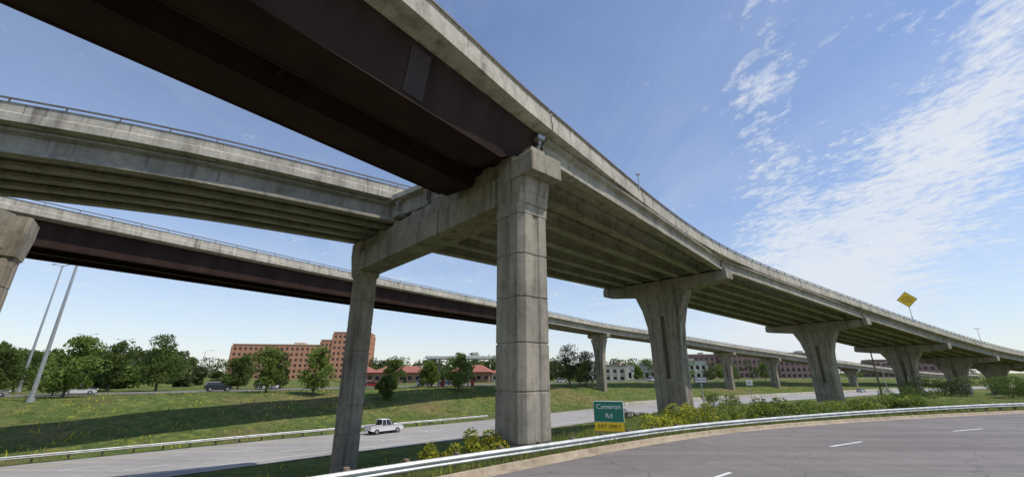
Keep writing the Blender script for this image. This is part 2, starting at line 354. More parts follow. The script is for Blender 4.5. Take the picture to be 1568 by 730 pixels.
over=empty('highway_overpass')
MP,mi_=catmull([(-16.9,-5.6,17.0),(-3.2,12.6,17.1),(2.3,20,17.1),(25.8,47,17.2),(63.3,73,14.75),(96,92,11.7),(124,108,9.6),(157,128,8.4),(230,172,6.0)],2.0)
iC=mi_[2]
steel=MP[:iC+1].copy(); conc=MP[iC:].copy()
nS,tS=normals(steel); steel[-1,:2]-=tS[-1]*.06
back=steel[0].copy(); back[:2]-=tS[0]*45; steel=np.vstack([back,steel])
mb=MB(); sweep(mb,steel,deck_prof(9.2)); mb.obj('steel_span_deck',[M_CONL],over)
mb=MB(); toprail(mb,steel[1:],9.2)
nS,tS=normals(steel)
W0=22.5; W1=17.6
nc,tc=normals(conc); conc[0,:2]+=tc[0]*.06
S=arclen(conc)
w=np.interp(S,[0,36],[W0,W1])
toprail(mb,conc,w); mb.obj('parapet_rail',[M_DRAIL],over)
mb=MB(); sweep(mb,conc,lambda i:deck_prof(w[i])); mb.obj('concrete_deck',[M_CONL],over)
mb=MB(); joints(mb,conc); joints(mb,steel[1:]); mb.obj('parapet_joints',[M_JOINT],over)
pier_idx=[k-iC for k in mi_[2:]]
mb=MB(); mbd=MB()
NG=7
for a,b in zip(pier_idx[:-1],pier_idx[1:]):
    for g_ in range(NG):
        P=[]
        for k,sgn in ((a,1),(b,-1)):
            f=(1.0+g_*(w[k]-2.0)/(NG-1)); q=conc[k,:2]+nc[k]*f+tc[k]*.25*sgn
            P.append((q[0],q[1],conc[k,2]))
        P=np.array(P); sweep(mb,P,ibeam(0,-1.252,-2.62,.42,.34))
    for k,sgn in ((a,1),(b,-1)):
        q0=conc[k]; c=q0[:2]+nc[k]*w[k]/2+tc[k]*sgn*.7
        mbd.box((c[0],c[1],q0[2]-1.85),(w[k]-2.2,.22,1.19),math.atan2(nc[k][1],nc[k][0]))
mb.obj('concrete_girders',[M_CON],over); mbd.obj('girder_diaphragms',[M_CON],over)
for k in pier_idx[1:-1]:
    mb=MB(); p=conc[k]; c=p[:2]+nc[k]*w[k]/2
    hammerhead(mb,p,nc[k],tc[k],.15,w[k]-.15,p[2]-2.72,tz(c[0],c[1]),4.0)
    for g_ in range(NG):
        f=1.0+g_*(w[k]-2.0)/(NG-1)
        for sgn in (-.5,.5):
            q=p[:2]+nc[k]*f+tc[k]*sgn; mb.box((q[0],q[1],p[2]-2.67),(.6,.35,.098),math.atan2(nc[k][1],nc[k][0]))
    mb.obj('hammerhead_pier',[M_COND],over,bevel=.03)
# straddle bent at the steel/concrete joint
cC=np.array((.50,20.2)); cL=np.array((-13.2,35.9)); u=(cL-cC); LB=np.linalg.norm(u); u/=LB; v=np.array((-u[1],u[0]))
ZC=14.35
mb=MB()
column(mb,cC,u,v,tz(*cC)-1,10.6,1.06,1.02)
def ringuv(a0,a1,b,z,ch=.25):
    return rect(cC,u,v,[(a0+ch,-b),(a1-ch,-b),(a1,-b+ch),(a1,b-ch),(a1-ch,b),(a0+ch,b),(a0,b-ch),(a0,-b+ch)],z)
mb.loft([ringuv(-1.08,1.10,1.04,10.602),ringuv(-1.08,1.12,1.04,11.1),ringuv(-1.15,1.12,1.0,11.12),ringuv(-1.22,1.12,1.0,11.7),ringuv(-1.26,1.12,1.0,11.73),ringuv(-1.36,1.12,.98,12.3),ringuv(-1.36,1.12,.98,12.55)])
mb.loft([ringuv(-2.0,-.35,1.08,12.552,.06),ringuv(-2.0,-.35,1.08,13.62,.06),ringuv(-1.94,-.35,1.02,13.7,.06)])
mb.loft([ringuv(-.348,.62,1.0,12.553,.06),ringuv(-.348,.62,1.0,ZC-.26,.06)])
mb.box((cC[0]-u[0]*1.05,cC[1]-u[1]*1.05,13.88),(.9,1.4,.34),math.atan2(u[1],u[0]))
mb.box((cC[0]-u[0]*1.05,cC[1]-u[1]*1.05,14.2),(.6,1.0,.28),math.atan2(u[1],u[0]))
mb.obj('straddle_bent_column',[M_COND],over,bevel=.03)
mb=MB()
def beam(a0,a1,zb0,zt,b):
    mb.loft([[ (cC[0]+u[0]*a+v[0]*s,cC[1]+u[1]*a+v[1]*s,z) for s,z in ((-b,zb0),(b,zb0),(b,zt),(-b,zt))] for a in (a0,a1)])
beam(.63,LB+.7,11.45,13.1,1.02)
beam(.63,LB+.7,13.102,ZC-.25,.80)
for a in np.arange(2.2,LB+.5,2.9):
    q=cC+u*a; mb.box((q[0],q[1],ZC-.13),(.8,1.5,.23),math.atan2(u[1],u[0]))
mb.obj('straddle_bent_cap',[M_COND],over,bevel=.03)
def far_column(c,parent,zb,hw=.88,hd=.85):
    mb=MB(); column(mb,c,u,v,zb,11.0,hw,hd)
    def ringL(a,b,z,ch=.2): return rect(c,u,v,[(-a+ch,-b),(a-ch,-b),(a,-b+ch),(a,b-ch),(a-ch,b),(-a+ch,b),(-a,b-ch),(-a,-b+ch)],z)
    mb.loft([ringL(hw+.02,hd+.02,11.002),ringL(hw+.02,hd+.02,11.1),ringL(hw+.1,hd+.1,11.12),ringL(hw+.33,hd+.25,13.0),ringL(hw+.33,hd+.25,14.15)])
    mb.obj('straddle_bent_column',[M_COND],parent,bevel=.03)
far_column(cL,over,tz(*cL)-1.5)

# steel tub girders under near span
mb=MB()
def tub(o0,o1,zt,zb):
    s=.5
    return [(o0,zb),(o1,zb),(o1,zb+.08),(o1+s,zt),(o0-s,zt),(o0,zb+.08)]
E=steel[-1]; n=nS[-1]; t=tS[-1]
for o0,o1,dap in ((1.25,3.2,((75,-3.75),(3.4,-3.75),(3.0,-3.70),(1.4,-2.85),(-.3,-2.72))),(4.9,6.95,((75,-3.75),(1.9,-3.75),(1.3,-3.70),(.9,-3.1),(-.3,-2.72)))):
    pts=[];prs=[]
    for d,zb in dap:
        pts.append((E[0]-t[0]*d,E[1]-t[1]*d,E[2])); prs.append(tub(o0,o1,-1.26,zb))
    sweep(mb,np.array(pts),lambda i:prs[i],nrm=np.array([n]*5))
    for oo in (o0-.09,o1):
        sweep(mb,np.array(pts[:2]),[(oo,-3.79),(oo+.09,-3.79),(oo+.09,-3.745),(oo,-3.745)],nrm=np.array([n]*2))
for d in list(np.arange(6,60,6.5)):
    c=E[:2]-t*d+n*4.05; mb.box((c[0],c[1],E[2]-1.9),(1.2,.12,.35),math.atan2(n[1],n[0])); mb.box((c[0],c[1],E[2]-3.2),(1.6,.12,.2),math.atan2(n[1],n[0]))
c=E[:2]-t*.9+n*4.05; mb.box((c[0],c[1],E[2]-2.0),(2.0,.15,1.4),math.atan2(n[1],n[0]))
mb.obj('steel_tub_girders',[M_STEEL],over)
mb=MB()
d0=9.2
def webpt(dd,f,out=.03):
    o=1.25-.5*f-out; z=E[2]-3.67+2.41*f
    q=E[:2]-t*dd+n*o; return (q[0],q[1],z)
mb.add([webpt(d0,.06),webpt(d0-1.0,.06),webpt(d0-1.0,.90),webpt(d0,.90)],[(0,1,2,3)],0)
for i in range(18):
    for j in range(7):
        p=webpt(d0-.06-.148*j,.09+.78*i/17,.03); mb.box((p[0],p[1],p[2]),(.05,.06,.05),math.atan2(n[1],n[0]),1)
mb.obj('splice_plate',[simple('splice_paint',(.036,.021,.017),.7),simple('bolt_heads',(.09,.065,.055),.6,.1)],over,fixn=False)
mb=MB(); q=E[:2]+n*.65-t*.35; mb.cyl((q[0],q[1],E[2]-1.3),(q[0],q[1],E[2]-2.0),.11,.11); mb.cyl((q[0],q[1],E[2]-2.0),(q[0]+.3*n[0],q[1]+.3*n[1],E[2]-2.5),.11,.11)
mb.box((q[0],q[1],E[2]-1.6),(.45,.45,.25),.6); mb.obj('drain_pipe',[M_GALV],over)

# ---- concrete ramp at left
rampB=empty('flyover_ramp')
BP,bi=catmull([(-7.0,31.2,17.15),(-20,22.4,17.1),(-28,18.7,17.1),(-39.5,14.5,17.1),(-72,6,17.1)],2.5)
BP=BP[::-1].copy(); bi=[len(BP)-1-k for k in bi][::-1]
nB,tB=normals(BP)
WB=9.4
mb=MB(); sweep(mb,BP,deck_prof(WB)); mb.obj('concrete_deck',[M_CONL],rampB)
mb=MB(); toprail(mb,BP,WB); mb.obj('parapet_rail',[M_DRAIL],rampB)
mb=MB(); joints(mb,BP,4.6,1.0); mb.obj('parapet_joints',[M_JOINT],rampB)
mb=MB()
for g_ in range(5):
    f=1.0+g_*(WB-2.0)/4; sweep(mb,BP,ibeam(f,-1.252,-2.72,.45,.36),nrm=nB)
mb.obj('concrete_girders',[M_CON],rampB)
mb=MB(); k=len(BP)-1; c=BP[k,:2]+nB[k]*WB/2-tB[k]*.5; mb.box((c[0],c[1],17.15-1.95),(WB-2.3,.22,1.3),math.atan2(nB[k][1],nB[k][0])); mb.obj('end_diaphragm',[M_CON],rampB)
cF=np.array((-38.4,29.2)); cN=np.array((-33.0,13.2))
far_column(cF,rampB,-6.5,1.2,1.1); far_column(cN,rampB,-3,1.1,1.1)
mb=MB(); d_=cN-cF; LL=np.linalg.norm(d_); d_/=LL; pv_=np.array((-d_[1],d_[0]))
mb.loft([[(cF[0]+d_[0]*a+pv_[0]*s,cF[1]+d_[1]*a+pv_[1]*s,z) for s,z in ((-.9,11.6),(.9,11.6),(.9,14.25),(-.9,14.25))] for a in (1.0,LL-1.0)])
mb.obj('straddle_bent_cap',[M_COND],rampB,bevel=.03)

# ---- far flyover
rampD=empty('flyover_ramp')
DP,di=catmull([(-105,-60,17.5),(-60,13,18.0),(-44,36.4,18.1),(-24.8,64.6,18.2),(9.6,108,18.1),(31.5,134,17.7),(60,151,15.8),(88,166,13.4),(117.5,185,11.7),(176,216,7.4),(245,250,3.3),(300,276,2)],3)
nD,tD=normals(DP)
WD=9.2
mb=MB(); sweep(mb,DP,deck_prof(WD)); mb.obj('concrete_deck',[M_CONL],rampD)
mb=MB(); toprail(mb,DP[:di[9]],WD); mb.obj('parapet_rail',[M_DRAIL],rampD)
cut=di[4]-2
mb=MB()
for o in (1.1,4.6,8.1): sweep(mb,DP[:cut+1],[(o-.3,-3.75),(o+.3,-3.75),(o+.3,-3.70),(o+.03,-3.68),(o+.03,-1.28),(o-.03,-1.28),(o-.03,-3.68),(o-.3,-3.70)],nrm=nD[:cut+1])
sweep(mb,DP[:cut+1],[(1.1,-2.6),(8.1,-2.6),(8.1,-2.5),(1.1,-2.5)],nrm=nD[:cut+1])
mb.obj('steel_girders',[M_STEEL],rampD)
mb=MB()
for f in (1.0,3.4,5.8,8.2): sweep(mb,DP[cut:],ibeam(f,-1.252,-2.72,.42,.36),nrm=nD[cut:])
mb.obj('concrete_girders',[M_CON],rampD)
for j in (4,5,7,8,9):
    k=di[j]; p=DP[k]; c=p[:2]+nD[k]*WD/2; mb=MB()
    zt=p[2]-(2.75 if j!=4 else 3.8)
    hammerhead(mb,p,nD[k],tD[k],.6,WD-.6,zt,tz(c[0],c[1]),3.2,1.7); mb.obj('hammerhead_pier',[M_COND],rampD)

# ---------------------------------------------------------------- vegetation
def leafquads(blobs,size):
    B=np.array([b[:6] for b in blobs]); cnt=np.array([b[6] for b in blobs]); ii=np.repeat(np.arange(len(B)),cnt); n=len(ii)
    d=RN.normal(size=(n,3)); d/=np.linalg.norm(d,axis=1)[:,None]; r=RN.uniform(.25,1,size=(n,1))**.45
    C=d*r*B[ii,3:6]+B[ii,:3]
    a=RN.normal(size=(n,3)); a/=np.linalg.norm(a,axis=1)[:,None]; b=RN.normal(size=(n,3)); b-=a*(a*b).sum(1)[:,None]; b/=np.linalg.norm(b,axis=1)[:,None]
    s=size*RN.uniform(.6,1.3,size=(n,1)); a*=s; b*=s*.65
    V=np.stack([C-a,C-b,C+a,C+b],1).reshape(-1,3); F=np.arange(4*n).reshape(n,4); return V,F
def crown(h,r,base,nb,nl,rnd,cx=0,cy=0,cz=0,flat=.75):
    bl=[]
    for i in range(nb):
        f=rnd.random(); z=base+(h-base)*f; rr=r*math.sin(math.pi*min(.97,.18+.72*f))**.7; a=rnd.random()*6.283; q=rr*rnd.uniform(.1,.78)
        s=r*rnd.uniform(.22,.42); bl.append((cx+math.cos(a)*q,cy+math.sin(a)*q,cz+z-s*.3,s,s,s*flat,nl))
    return bl
def tree_parts(seed,h,r,nl=130,nb=36,leaf=.20,trunk_h=.22):
    rnd=random.Random(seed); bl=crown(h,r,h*trunk_h,nb,nl,rnd); V,F=leafquads(bl,leaf)
    mb=MB(); p=Vector((0,0,-.4)); tr=h*.014+.03
    top=Vector((rnd.uniform(-.2,.2),rnd.uniform(-.2,.2),h*.8)); mid=Vector((rnd.uniform(-.15,.15),rnd.uniform(-.15,.15),h*.35))
    mb.cyl(p,mid,tr*1.3,tr*.9); mb.cyl(mid,top,tr*.9,tr*.2)
    for b_ in bl[:14]:
        q=mid.lerp(top,max(0,min(.9,(b_[2]-h*.3)/(h*.6)-.2))); mb.cyl(q,(b_[0],b_[1],b_[2]),tr*.4,tr*.1,5)
    return V,F,mb
def tree(name,x,y,h,r,mat,seed,**kw):
    e=empty(name,(x,y,tz(x,y))); V,F,mb=tree_parts(seed,h,r,**kw)
    quadmesh('crown',V,F,[mat],e); mb.obj('trunk',[M_BARK],e)
for i,(x,y,h,r,m_) in enumerate([(-68,66,8.8,4.0,M_LEAFL),(-86,71,7.8,3.8,M_LEAF),(-104,86,9.5,4.6,M_LEAF),(-82,88,9.8,3.8,M_LEAF),(-73,89,11,5.0,M_LEAF),
    (-47,83,8.2,4.0,M_LEAFL),(-38.5,84,9,3.6,M_LEAFL),(-25.5,88,4.6,2.2,M_LEAF),(-13,106,8.8,4.0,M_LEAFL),(18,135,12.3,6.0,M_LEAFD),(24,140,10.5,5,M_LEAFD),(-30,110,6.5,3.2,M_LEAF),
    (68,215,10,5,M_LEAF),(120,235,10,5,M_LEAF),(140,238,9,4.5,M_LEAFL),(112,230,8,4,M_LEAFL),(60,205,7,3.4,M_LEAFL),(-80,62,7.5,4.0,M_LEAFL),(-108,94,9,4.5,M_LEAF),(-62,98,7.5,4,M_LEAF),(-56,102,8,4,M_LEAFD),(-76,72,5.5,3.0,M_LEAFL),(-22,112,6.5,3.2,M_LEAFL),(-95,80,7.5,4,M_LEAF),(-88,92,8.5,4.2,M_LEAFD)]):
    tree('tree',x,y,h,r,m_,40+i)
rnd=random.Random(3); C=[]
for _ in range(9000):
    q=rnd.uniform(-1.9,2.1); Yd=rnd.choice([rnd.uniform(100,165),rnd.uniform(140,230),rnd.uniform(160,330),rnd.uniform(220,420)]); C.append((q*Yd,Yd))
row=[]
def rows(q0,q1,n,y0,y1):
    for i in range(n):
        yy=rnd.uniform(y0,y1); row.append(((q0+(q1-q0)*(i+rnd.random())/n)*yy,yy))
rows(-1.9,-.76,110,140,185); rows(-.37,.02,38,215,255); rows(.02,.42,36,245,290); rows(.3,2.2,120,330,420); rows(-.76,-.36,40,300,330)
C=np.array(row+C); nrow=len(row)
dH=polydist(C[:,0],C[:,1],HW); dDD=np.abs(polydist(C[:,0],C[:,1],DP)-4); tzs=terrain(C[:,0],C[:,1])
bl=[];bl2=[];bl3=[];cnt=0
for i,(x,y) in enumerate(C):
    q=x/y
    if dH[i]<HALF+54 or dDD[i]<11:
        if not(dH[i]<-60 and q>1.35 and y>160): continue
    if -185<x<-80 and 205<y<298: continue
    if 95<x<225 and 262<y<340 : continue
    if i>=nrow:
        if -.75<q<-.33 and y<270 and rnd.random()<.86: continue
        if 18<x<80 and y>140 and y<225 and rnd.random()<.85: continue
        if -75<x<15 and y>128 and y<195 and rnd.random()<.8: continue
        cnt+=1
        if cnt>520: break
    h=rnd.uniform(5.0,9.5)*(1+.2*(y>250)); r=h*rnd.uniform(.45,.65)
    if i<nrow: h=rnd.uniform(9,13)*(1+.15*(y>280)); r=h*.58
    elif -.75<q<-.33: h*=.6; r*=.8
    elif y<175 and q>-1.0: h*=.8
    t_=rnd.choice([bl,bl,bl2,bl3]); t_+=crown(h,r,h*.05,12,46 if y<220 else 26,rnd,x,y,tzs[i])
e=empty('distant_trees')
for bb,mm in ((bl,M_FAR),(bl2,M_LEAFL),(bl3,M_LEAFD)):
    V,F=leafquads(bb,.55); quadmesh('foliage',V,F,[mm],e)
def shrub(name,x,y,blobs,mat,leaf=.07,flower=0.0):
    e=empty(name,(x,y,tz(x,y))); V,F=leafquads(blobs,leaf); mi=(RN.random(len(F))<flower).astype(int); quadmesh('foliage',V,F,[mat,M_FLOW],e,mi)
for i,(x,y,w_,h_,fl,m_) in enumerate([(-1.2,18.7,1.1,1.0,.5,M_LEAFL),(-2.6,17.6,.9,.8,.5,M_LEAFL),(8.9,25.4,1.2,1.2,.45,M_LEAFL),(11.0,27.0,1.5,1.5,.45,M_LEAFL),(7.9,24.6,.8,1.0,.5,M_LEAFL),(13.5,28.5,1.2,1.1,.15,M_LEAFL),(17,31.5,1.7,1.3,.12,M_LEAFL),(20,33.5,1.8,1.4,.06,M_LEAF),(23.5,34,1.6,1.2,.05,M_LEAFL),(28,37,1.8,1.2,.1,M_LEAFL),(33,38.5,1.8,1.1,.05,M_LEAF),(38,41,2,1.2,.08,M_LEAFL),
    (16,55,2.2,1.5,.1,M_LEAF),(24,50,2,1.6,.08,M_LEAFL),(60,62,3.2,2.4,0,M_LEAFD),(66,60,3.5,2.6,0,M_LEAF),(74,62,3.5,2.2,0,M_LEAFD),(84,66,4,2.6,0,M_LEAF),(92,66,4,2.4,0,M_LEAFD),(47,52,2.4,1.6,0,M_LEAF)]):
    rr=random.Random(i); bb=[(rr.uniform(-1,1)*w_,rr.uniform(-.6,.6)*w_,h_*rr.uniform(.1,.9),w_*.34,w_*.34,h_*.30,int(150+60*w_)) for _ in range(12)]
    shrub('shrub',x,y,bb,m_,.045+.012*w_,fl)
def blades(n,xs,ys,hmin,hmax,wd,zs):
    a=RN.uniform(0,6.283,n); h=RN.uniform(hmin,hmax,n); lean=RN.normal(0,.25,(n,2))*h[:,None]
    dx=np.cos(a)*wd; dy=np.sin(a)*wd
    b0=np.stack([xs-dx,ys-dy,zs-.03],1); b1=np.stack([xs+dx,ys+dy,zs-.03],1); t1=np.stack([xs+lean[:,0]+dx*.25,ys+lean[:,1]+dy*.25,zs+h],1); t0=np.stack([xs+lean[:,0]-dx*.25,ys+lean[:,1]-dy*.25,zs+h],1)
    return np.stack([b0,b1,t1,t0],1).reshape(-1,3),np.arange(4*n).reshape(n,4)
Nc,Tc=normals(CURB); Sc=arclen(CURB)
ic=int(np.argmin(np.hypot(CURB[:,0]+8,CURB[:,1]-7))); ie=int(np.argmin(np.hypot(CURB[:,0]-70,CURB[:,1]-42)))
n=90000; s=Sc[ic]+(Sc[ie]-Sc[ic])*RN.random(n)**1.3; off=.25+RN.exponential(2.2,n)+np.where(RN.random(n)<.3,RN.uniform(0,12,n),0)
xs=np.interp(s,Sc,CURB[:,0])+np.interp(s,Sc,Nc[:,0])*off; ys=np.interp(s,Sc,CURB[:,1])+np.interp(s,Sc,Nc[:,1])*off
clump=(np.sin(xs*1.7+ys*.9)+np.sin(xs*.6-ys*1.3+1)+np.sin(ys*2.3))/3
zs=terrain(xs,ys); k=(RN.random(n)<.35+.5*clump+.3); xs,ys,zs,clump=xs[k],ys[k],zs[k],clump[k]
V,F=blades(len(xs),xs,ys,.08,.34,.016,zs); col=RN.random(len(F)); mi=np.where(col<.35,1,0); mi=np.where(col>.90,2,mi)
quadmesh('verge_grass',V,F,[M_LEAFL,M_DRY,M_FLOW],None,mi)
n=120000; ii=RN.randint(8,len(HW)-45,n); tt=RN.random(n); off=np.where(RN.random(n)<.65,HALF+1.5+RN.random(n)*36,-(HALF+1.5+RN.random(n)*20))
Nh=normals(HW)[0]; xs=HW[ii,0]*(1-tt)+HW[ii+1,0]*tt+Nh[ii,0]*off; ys=HW[ii,1]*(1-tt)+HW[ii+1,1]*tt+Nh[ii,1]*off
cl=(np.sin(xs*.5+ys*.3)+np.sin(xs*.21-ys*.4+1)+np.sin(ys*.83+xs*.1)+np.sin(xs*1.1))/4
k=(RN.random(n)<.35+1.1*cl)&(xs>-120)&(xs<170)&(ys>15); xs,ys,cl=xs[k],ys[k],cl[k]; k=polydist(xs,ys,CURB)>1; xs,ys,cl=xs[k],ys[k],cl[k]; zs=terrain(xs,ys)
V,F=blades(len(xs),xs,ys,.12,.55,.08,zs); col=RN.random(len(F)); mi=np.where(col<.2,1,0); mi=np.where((col>.65)&(cl>.2),2,mi)
quadmesh('embankment_grass',V,F,[M_LEAFL,M_DRY,M_FLOW],None,mi)

# ---------------------------------------------------------------- buildings
def building(name,x0,x1,y0,depth,z0,blocks,wall,trim,glass,yaw=0):
    e=empty(name,((x0+x1)/2,y0,0),yaw)
    W=MB();G=MB();T=MB()
    for bx0,bx1,zt,nf,nbay in blocks:
        cx=(bx0+bx1)/2; bw=bx1-bx0; cy=depth/2
        G.box((cx,cy,(z0+zt)/2),(bw-.8,depth-.8,zt-z0-.4))
        fh=(zt-z0)/nf
        for i in range(nf+1):
            z=z0+i*fh; hh=fh*.52
            W.box((cx,cy,z),(bw,depth,hh))
        bay=bw/nbay
        for i in range(nbay+1):
            W.box((bx0+i*bay,.15,(z0+zt)/2),(bay*.46,.5,zt-z0-.02)); W.box((bx0+i*bay,depth-.15,(z0+zt)/2),(bay*.46,.5,zt-z0-.02))
        nd=max(2,int(depth/bay))
        for i in range(nd+1):
            for sx in (bx0+.15,bx1-.15): W.box((sx,depth*i/nd,(z0+zt)/2),(.5,bay*.46,zt-z0-.02))
        T.box((cx,cy,zt+fh*.26+.2),(bw+.5,depth+.5,.5))
        T.box((cx,cy,z0+fh*1.0),(bw+.12,depth+.12,.3))
        T.box((cx+bw*.2,cy,zt+fh*.26+1.2),(bw*.12,depth*.3,1.6))
    W.obj('walls',[wall],e); G.obj('windows',[glass],e); T.obj('cornice',[trim],e)
brick=simple('terracotta_brick',(.52,.26,.16),.9,0,.10,.5); trimc=simple('light_stone',(.56,.42,.32),.9,0,.1)
wing=simple('hotel_window_glass',(.10,.08,.075),.2)
building('brick_hotel',-170,-92,262,22,-1,[(-39,11,18.5,6,17),(11.05,18,21.5,6,3),(18.05,40,26.5,8,8)],brick,trimc,wing,math.radians(10))
pb=simple('purple_brick',(.28,.18,.16),.9,0,.12,.5)
st=simple('stone_trim',(.42,.36,.30),.8)
building('office_building',126,216,305,25,-1,[(-45,-24,14.5,4,6),(-18,10,17,4,9),(18,45,15,4,8)],pb,st,M_GLASS,math.radians(-12))
tan=simple('cream_stucco',(.56,.53,.46),.9,0,.1,.5)
building('low_commercial_building',36,54,205,15,-1,[(-9,-1,6.4,2,3),(-.9,9,5.2,2,3)],tan,simple('brown_trim',(.25,.18,.13),.8),M_GLASS,math.radians(-8))
building('low_commercial_building',57,72,214,12,-1,[(-7,7,4.6,1,5)],simple('white_stucco',(.66,.66,.64),.9,0,.08,.5),simple('grey_trim',(.35,.35,.35),.8),M_GLASS,math.radians(-4))
building('low_commercial_building',98,122,270,14,-1,[(-12,12,8.5,2,7)],tan,st,M_GLASS,math.radians(-10))
building('office_building',300,350,350,20,-1,[(-25,4,12,3,8),(4.05,25,9,2,5)],pb,st,M_GLASS,math.radians(-25))
def house(name,x,y,w,d,hw,hr,wall,roof,yaw=0):
    e=empty(name,(x,y,-.7),yaw); mb=MB(); mb.box((0,0,hw/2),(w,d,hw)); mb.obj('walls',[wall],e)
    mb=MB(); o=.8; mb.loft([[(-w/2-o,-d/2-o,hw+.01),(w/2+o,-d/2-o,hw+.01),(w/2+o,d/2+o,hw+.01),(-w/2-o,d/2+o,hw+.01)],[(-w/2-o,-d/2-o,hw+.25),(w/2+o,-d/2-o,hw+.25),(w/2+o,d/2+o,hw+.25),(-w/2-o,d/2+o,hw+.25)],[(-w/2+d*.4,-.2,hr),(w/2-d*.4,-.2,hr),(w/2-d*.4,.2,hr),(-w/2+d*.4,.2,hr)]]); mb.obj('roof',[roof],e)
    mb=MB()
    for i in range(int(w/3)): mb.box((-w/2+1.8+i*3,-d/2-.01,hw*.5),(1.4,.08,1.3))
    mb.box((w*.1,-d/2-.02,1.1),(1.1,.1,2.2)); mb.obj('windows',[M_GLASS],e)
rr=simple('red_roof',(.33,.12,.085),.8,0,.15,2); hwm=simple('brown_brick_wall',(.34,.20,.13),.9,0,.15,2)
house('brick_restaurant',-43,168,20,11,3.6,6.2,hwm,rr,.1); house('brick_restaurant',-16,176,15,10,3.8,6.8,hwm,rr,-.1); house('brick_restaurant',-62,176,14,10,3.6,6,hwm,rr,.3)
house('brick_restaurant',-2,178,12,10,3.4,6,tan,rr,-.1)
e=empty('service_station_canopy',(-12,118,-.6),math.radians(4)); mb=MB(); mb.box((0,0,7.5),(23,9,.7)); mb.box((17.5,3,6.6),(9,6,.5)); mb.obj('roof',[simple('canopy_white',(.75,.76,.77),.5)],e,bevel=.05)
mb=MB()
for sx in (-8,0,8): mb.box((sx,0,3.4),(.5,.5,7.5))
mb.box((17.5,3,3),(.4,.4,7)); mb.obj('posts',[M_GALV],e)
mb=MB()
for sx in (-8,0,8): mb.box((sx+1.2,0,.9),(.9,.6,1.7))
mb.obj('pumps',[simple('pump_red',(.4,.06,.04),.5)],e)

# ---------------------------------------------------------------- poles & signs
def lightpole(name,x,y,h,r,mat,arm=2.2,yaw=0,double=False):
    z=tz(x,y); e=empty(name,(x,y,z),yaw); mb=MB(); mb.cyl((0,0,-.3),(0,0,h),r,r*.5,12); mb.cyl((0,0,-.1),(0,0,.5),r*1.6,r*1.5,12)
    for s in ((1,-1) if double else (1,)):
        if arm: mb.cyl((0,0,h-.3),(s*arm,0,h+.25),r*.3,r*.25,6)
    mb.obj('pole',[mat],e,smooth=False)
    mb=MB()
    for s in ((1,-1) if double else (1,)): mb.box((s*(arm+.3),0,h+.22),(.9,.36,.16),0,0,.8)
    mb.obj('lamp_head',[M_GALV],e)
lightpole('light_pole',-66,60,22.0,.27,M_GALV,0,0)
lightpole('light_pole',-96.5,85,25.5,.25,M_GALV,1.6,0,True)
lightpole('street_lamp',-122,120,14,.14,M_GALV,2.2,0,True); lightpole('street_lamp',-120,130,13.3,.13,M_GALV,2.0,0,True); lightpole('street_lamp',-98,135,10,.12,M_GALV,2)
lightpole('street_lamp',160,185,12,.14,M_GALV,2,0,True); lightpole('street_lamp',40,170,9,.12,M_GALV,2)
lightpole('utility_pole',84,99,12.5,.22,M_BRN,0)
def text(s,size,loc,mat,parent,name='lettering',rx=90):
    cu=bpy.data.curves.new(name,'FONT'); cu.body=s; cu.size=size; cu.align_x='CENTER'; cu.align_y='CENTER'; cu.extrude=.003; cu.materials.append(mat)
    o=bpy.data.objects.new(name,cu); o.location=loc; o.rotation_euler=(math.radians(rx),0,0); o.parent=parent; scene.collection.objects.link(o)
M_GREEN=simple('sign_green',(.01,.17,.11),.5); M_SY=simple('sign_yellow',(.90,.58,.02),.5); M_BLK=simple('sign_black',(.01,.01,.01),.5)
gx,gy=4.95,22.6; ZS=-.26; SC=.86; e=empty('exit_guide_sign',(gx,gy,ZS),math.radians(-10),SC); zb=(tz(gx,gy)-ZS)/SC
mb=MB(); mb.box((0,0,1.60),(1.75,.04,1.16)); mb.obj('frame',[M_WHITE],e,bevel=.015)
mb=MB(); mb.box((0,-.023,1.6),(1.69,.01,1.10)); mb.obj('panel',[M_GREEN],e)
text('Cameron',.38,(0,-.031,1.86),M_WHITE,e); text('Rd',.38,(0,-.031,1.36),M_WHITE,e)
mb=MB(); mb.box((.0,-.01,.77),(1.70,.04,.46)); mb.obj('exit_panel',[M_SY],e); text('EXIT ONLY',.27,(0,-.034,.80),M_BLK,e)
mb=MB()
for sx in (-.6,.6): mb.box((sx,.06,(2.1+zb-.4)/2),(.07,.07,2.1-zb+.4))
mb.obj('posts',[M_GALV],e)
def postsign(name,x,y,h,w,hh,mat,txt=None,yaw=0,tm=None):
    z=tz(x,y); e=empty(name,(x,y,z),yaw); mb=MB(); mb.cyl((0,.04,-.3),(0,.04,h),.035,.035,8); mb.obj('post',[M_GALV],e)
    mb=MB(); mb.box((0,0,h-hh/2),(w,.025,hh)); mb.obj('plate',[mat],e,bevel=.006)
    mb=MB(); mb.box((0,-.015,h-hh/2),(w*.9,.008,hh*.8)); mb.obj('face',[tm or M_WHITE],e)
    if txt: text(txt,hh*.5,(0,-.022,h-hh/2),M_BLK,e)
    return e
postsign('one_way_sign',11.9,27.2,3.15,.75,.36,M_BLK,'ONE WAY',-.3)
postsign('route_marker_sign',28,51,2.9,.7,.6,M_WHITE,'35',-.2)
nMP=normals(MP)[0]
kk=int(np.argmin(np.abs(MP[:,0]/MP[:,1]-.978)+ (MP[:,1]<60)*9)); p=MP[kk]; nn=nMP[kk]
e=empty('warning_sign',(p[0]+nn[0]*.1,p[1]+nn[1]*.1,p[2]),math.radians(-32)); mb=MB(); mb.cyl((0,0,-.6),(0,0,5.4),.06,.06,8); mb.cyl((0,0,.6),(-.0,.0,.9),.12,.12,8); mb.obj('post',[M_GALV],e)
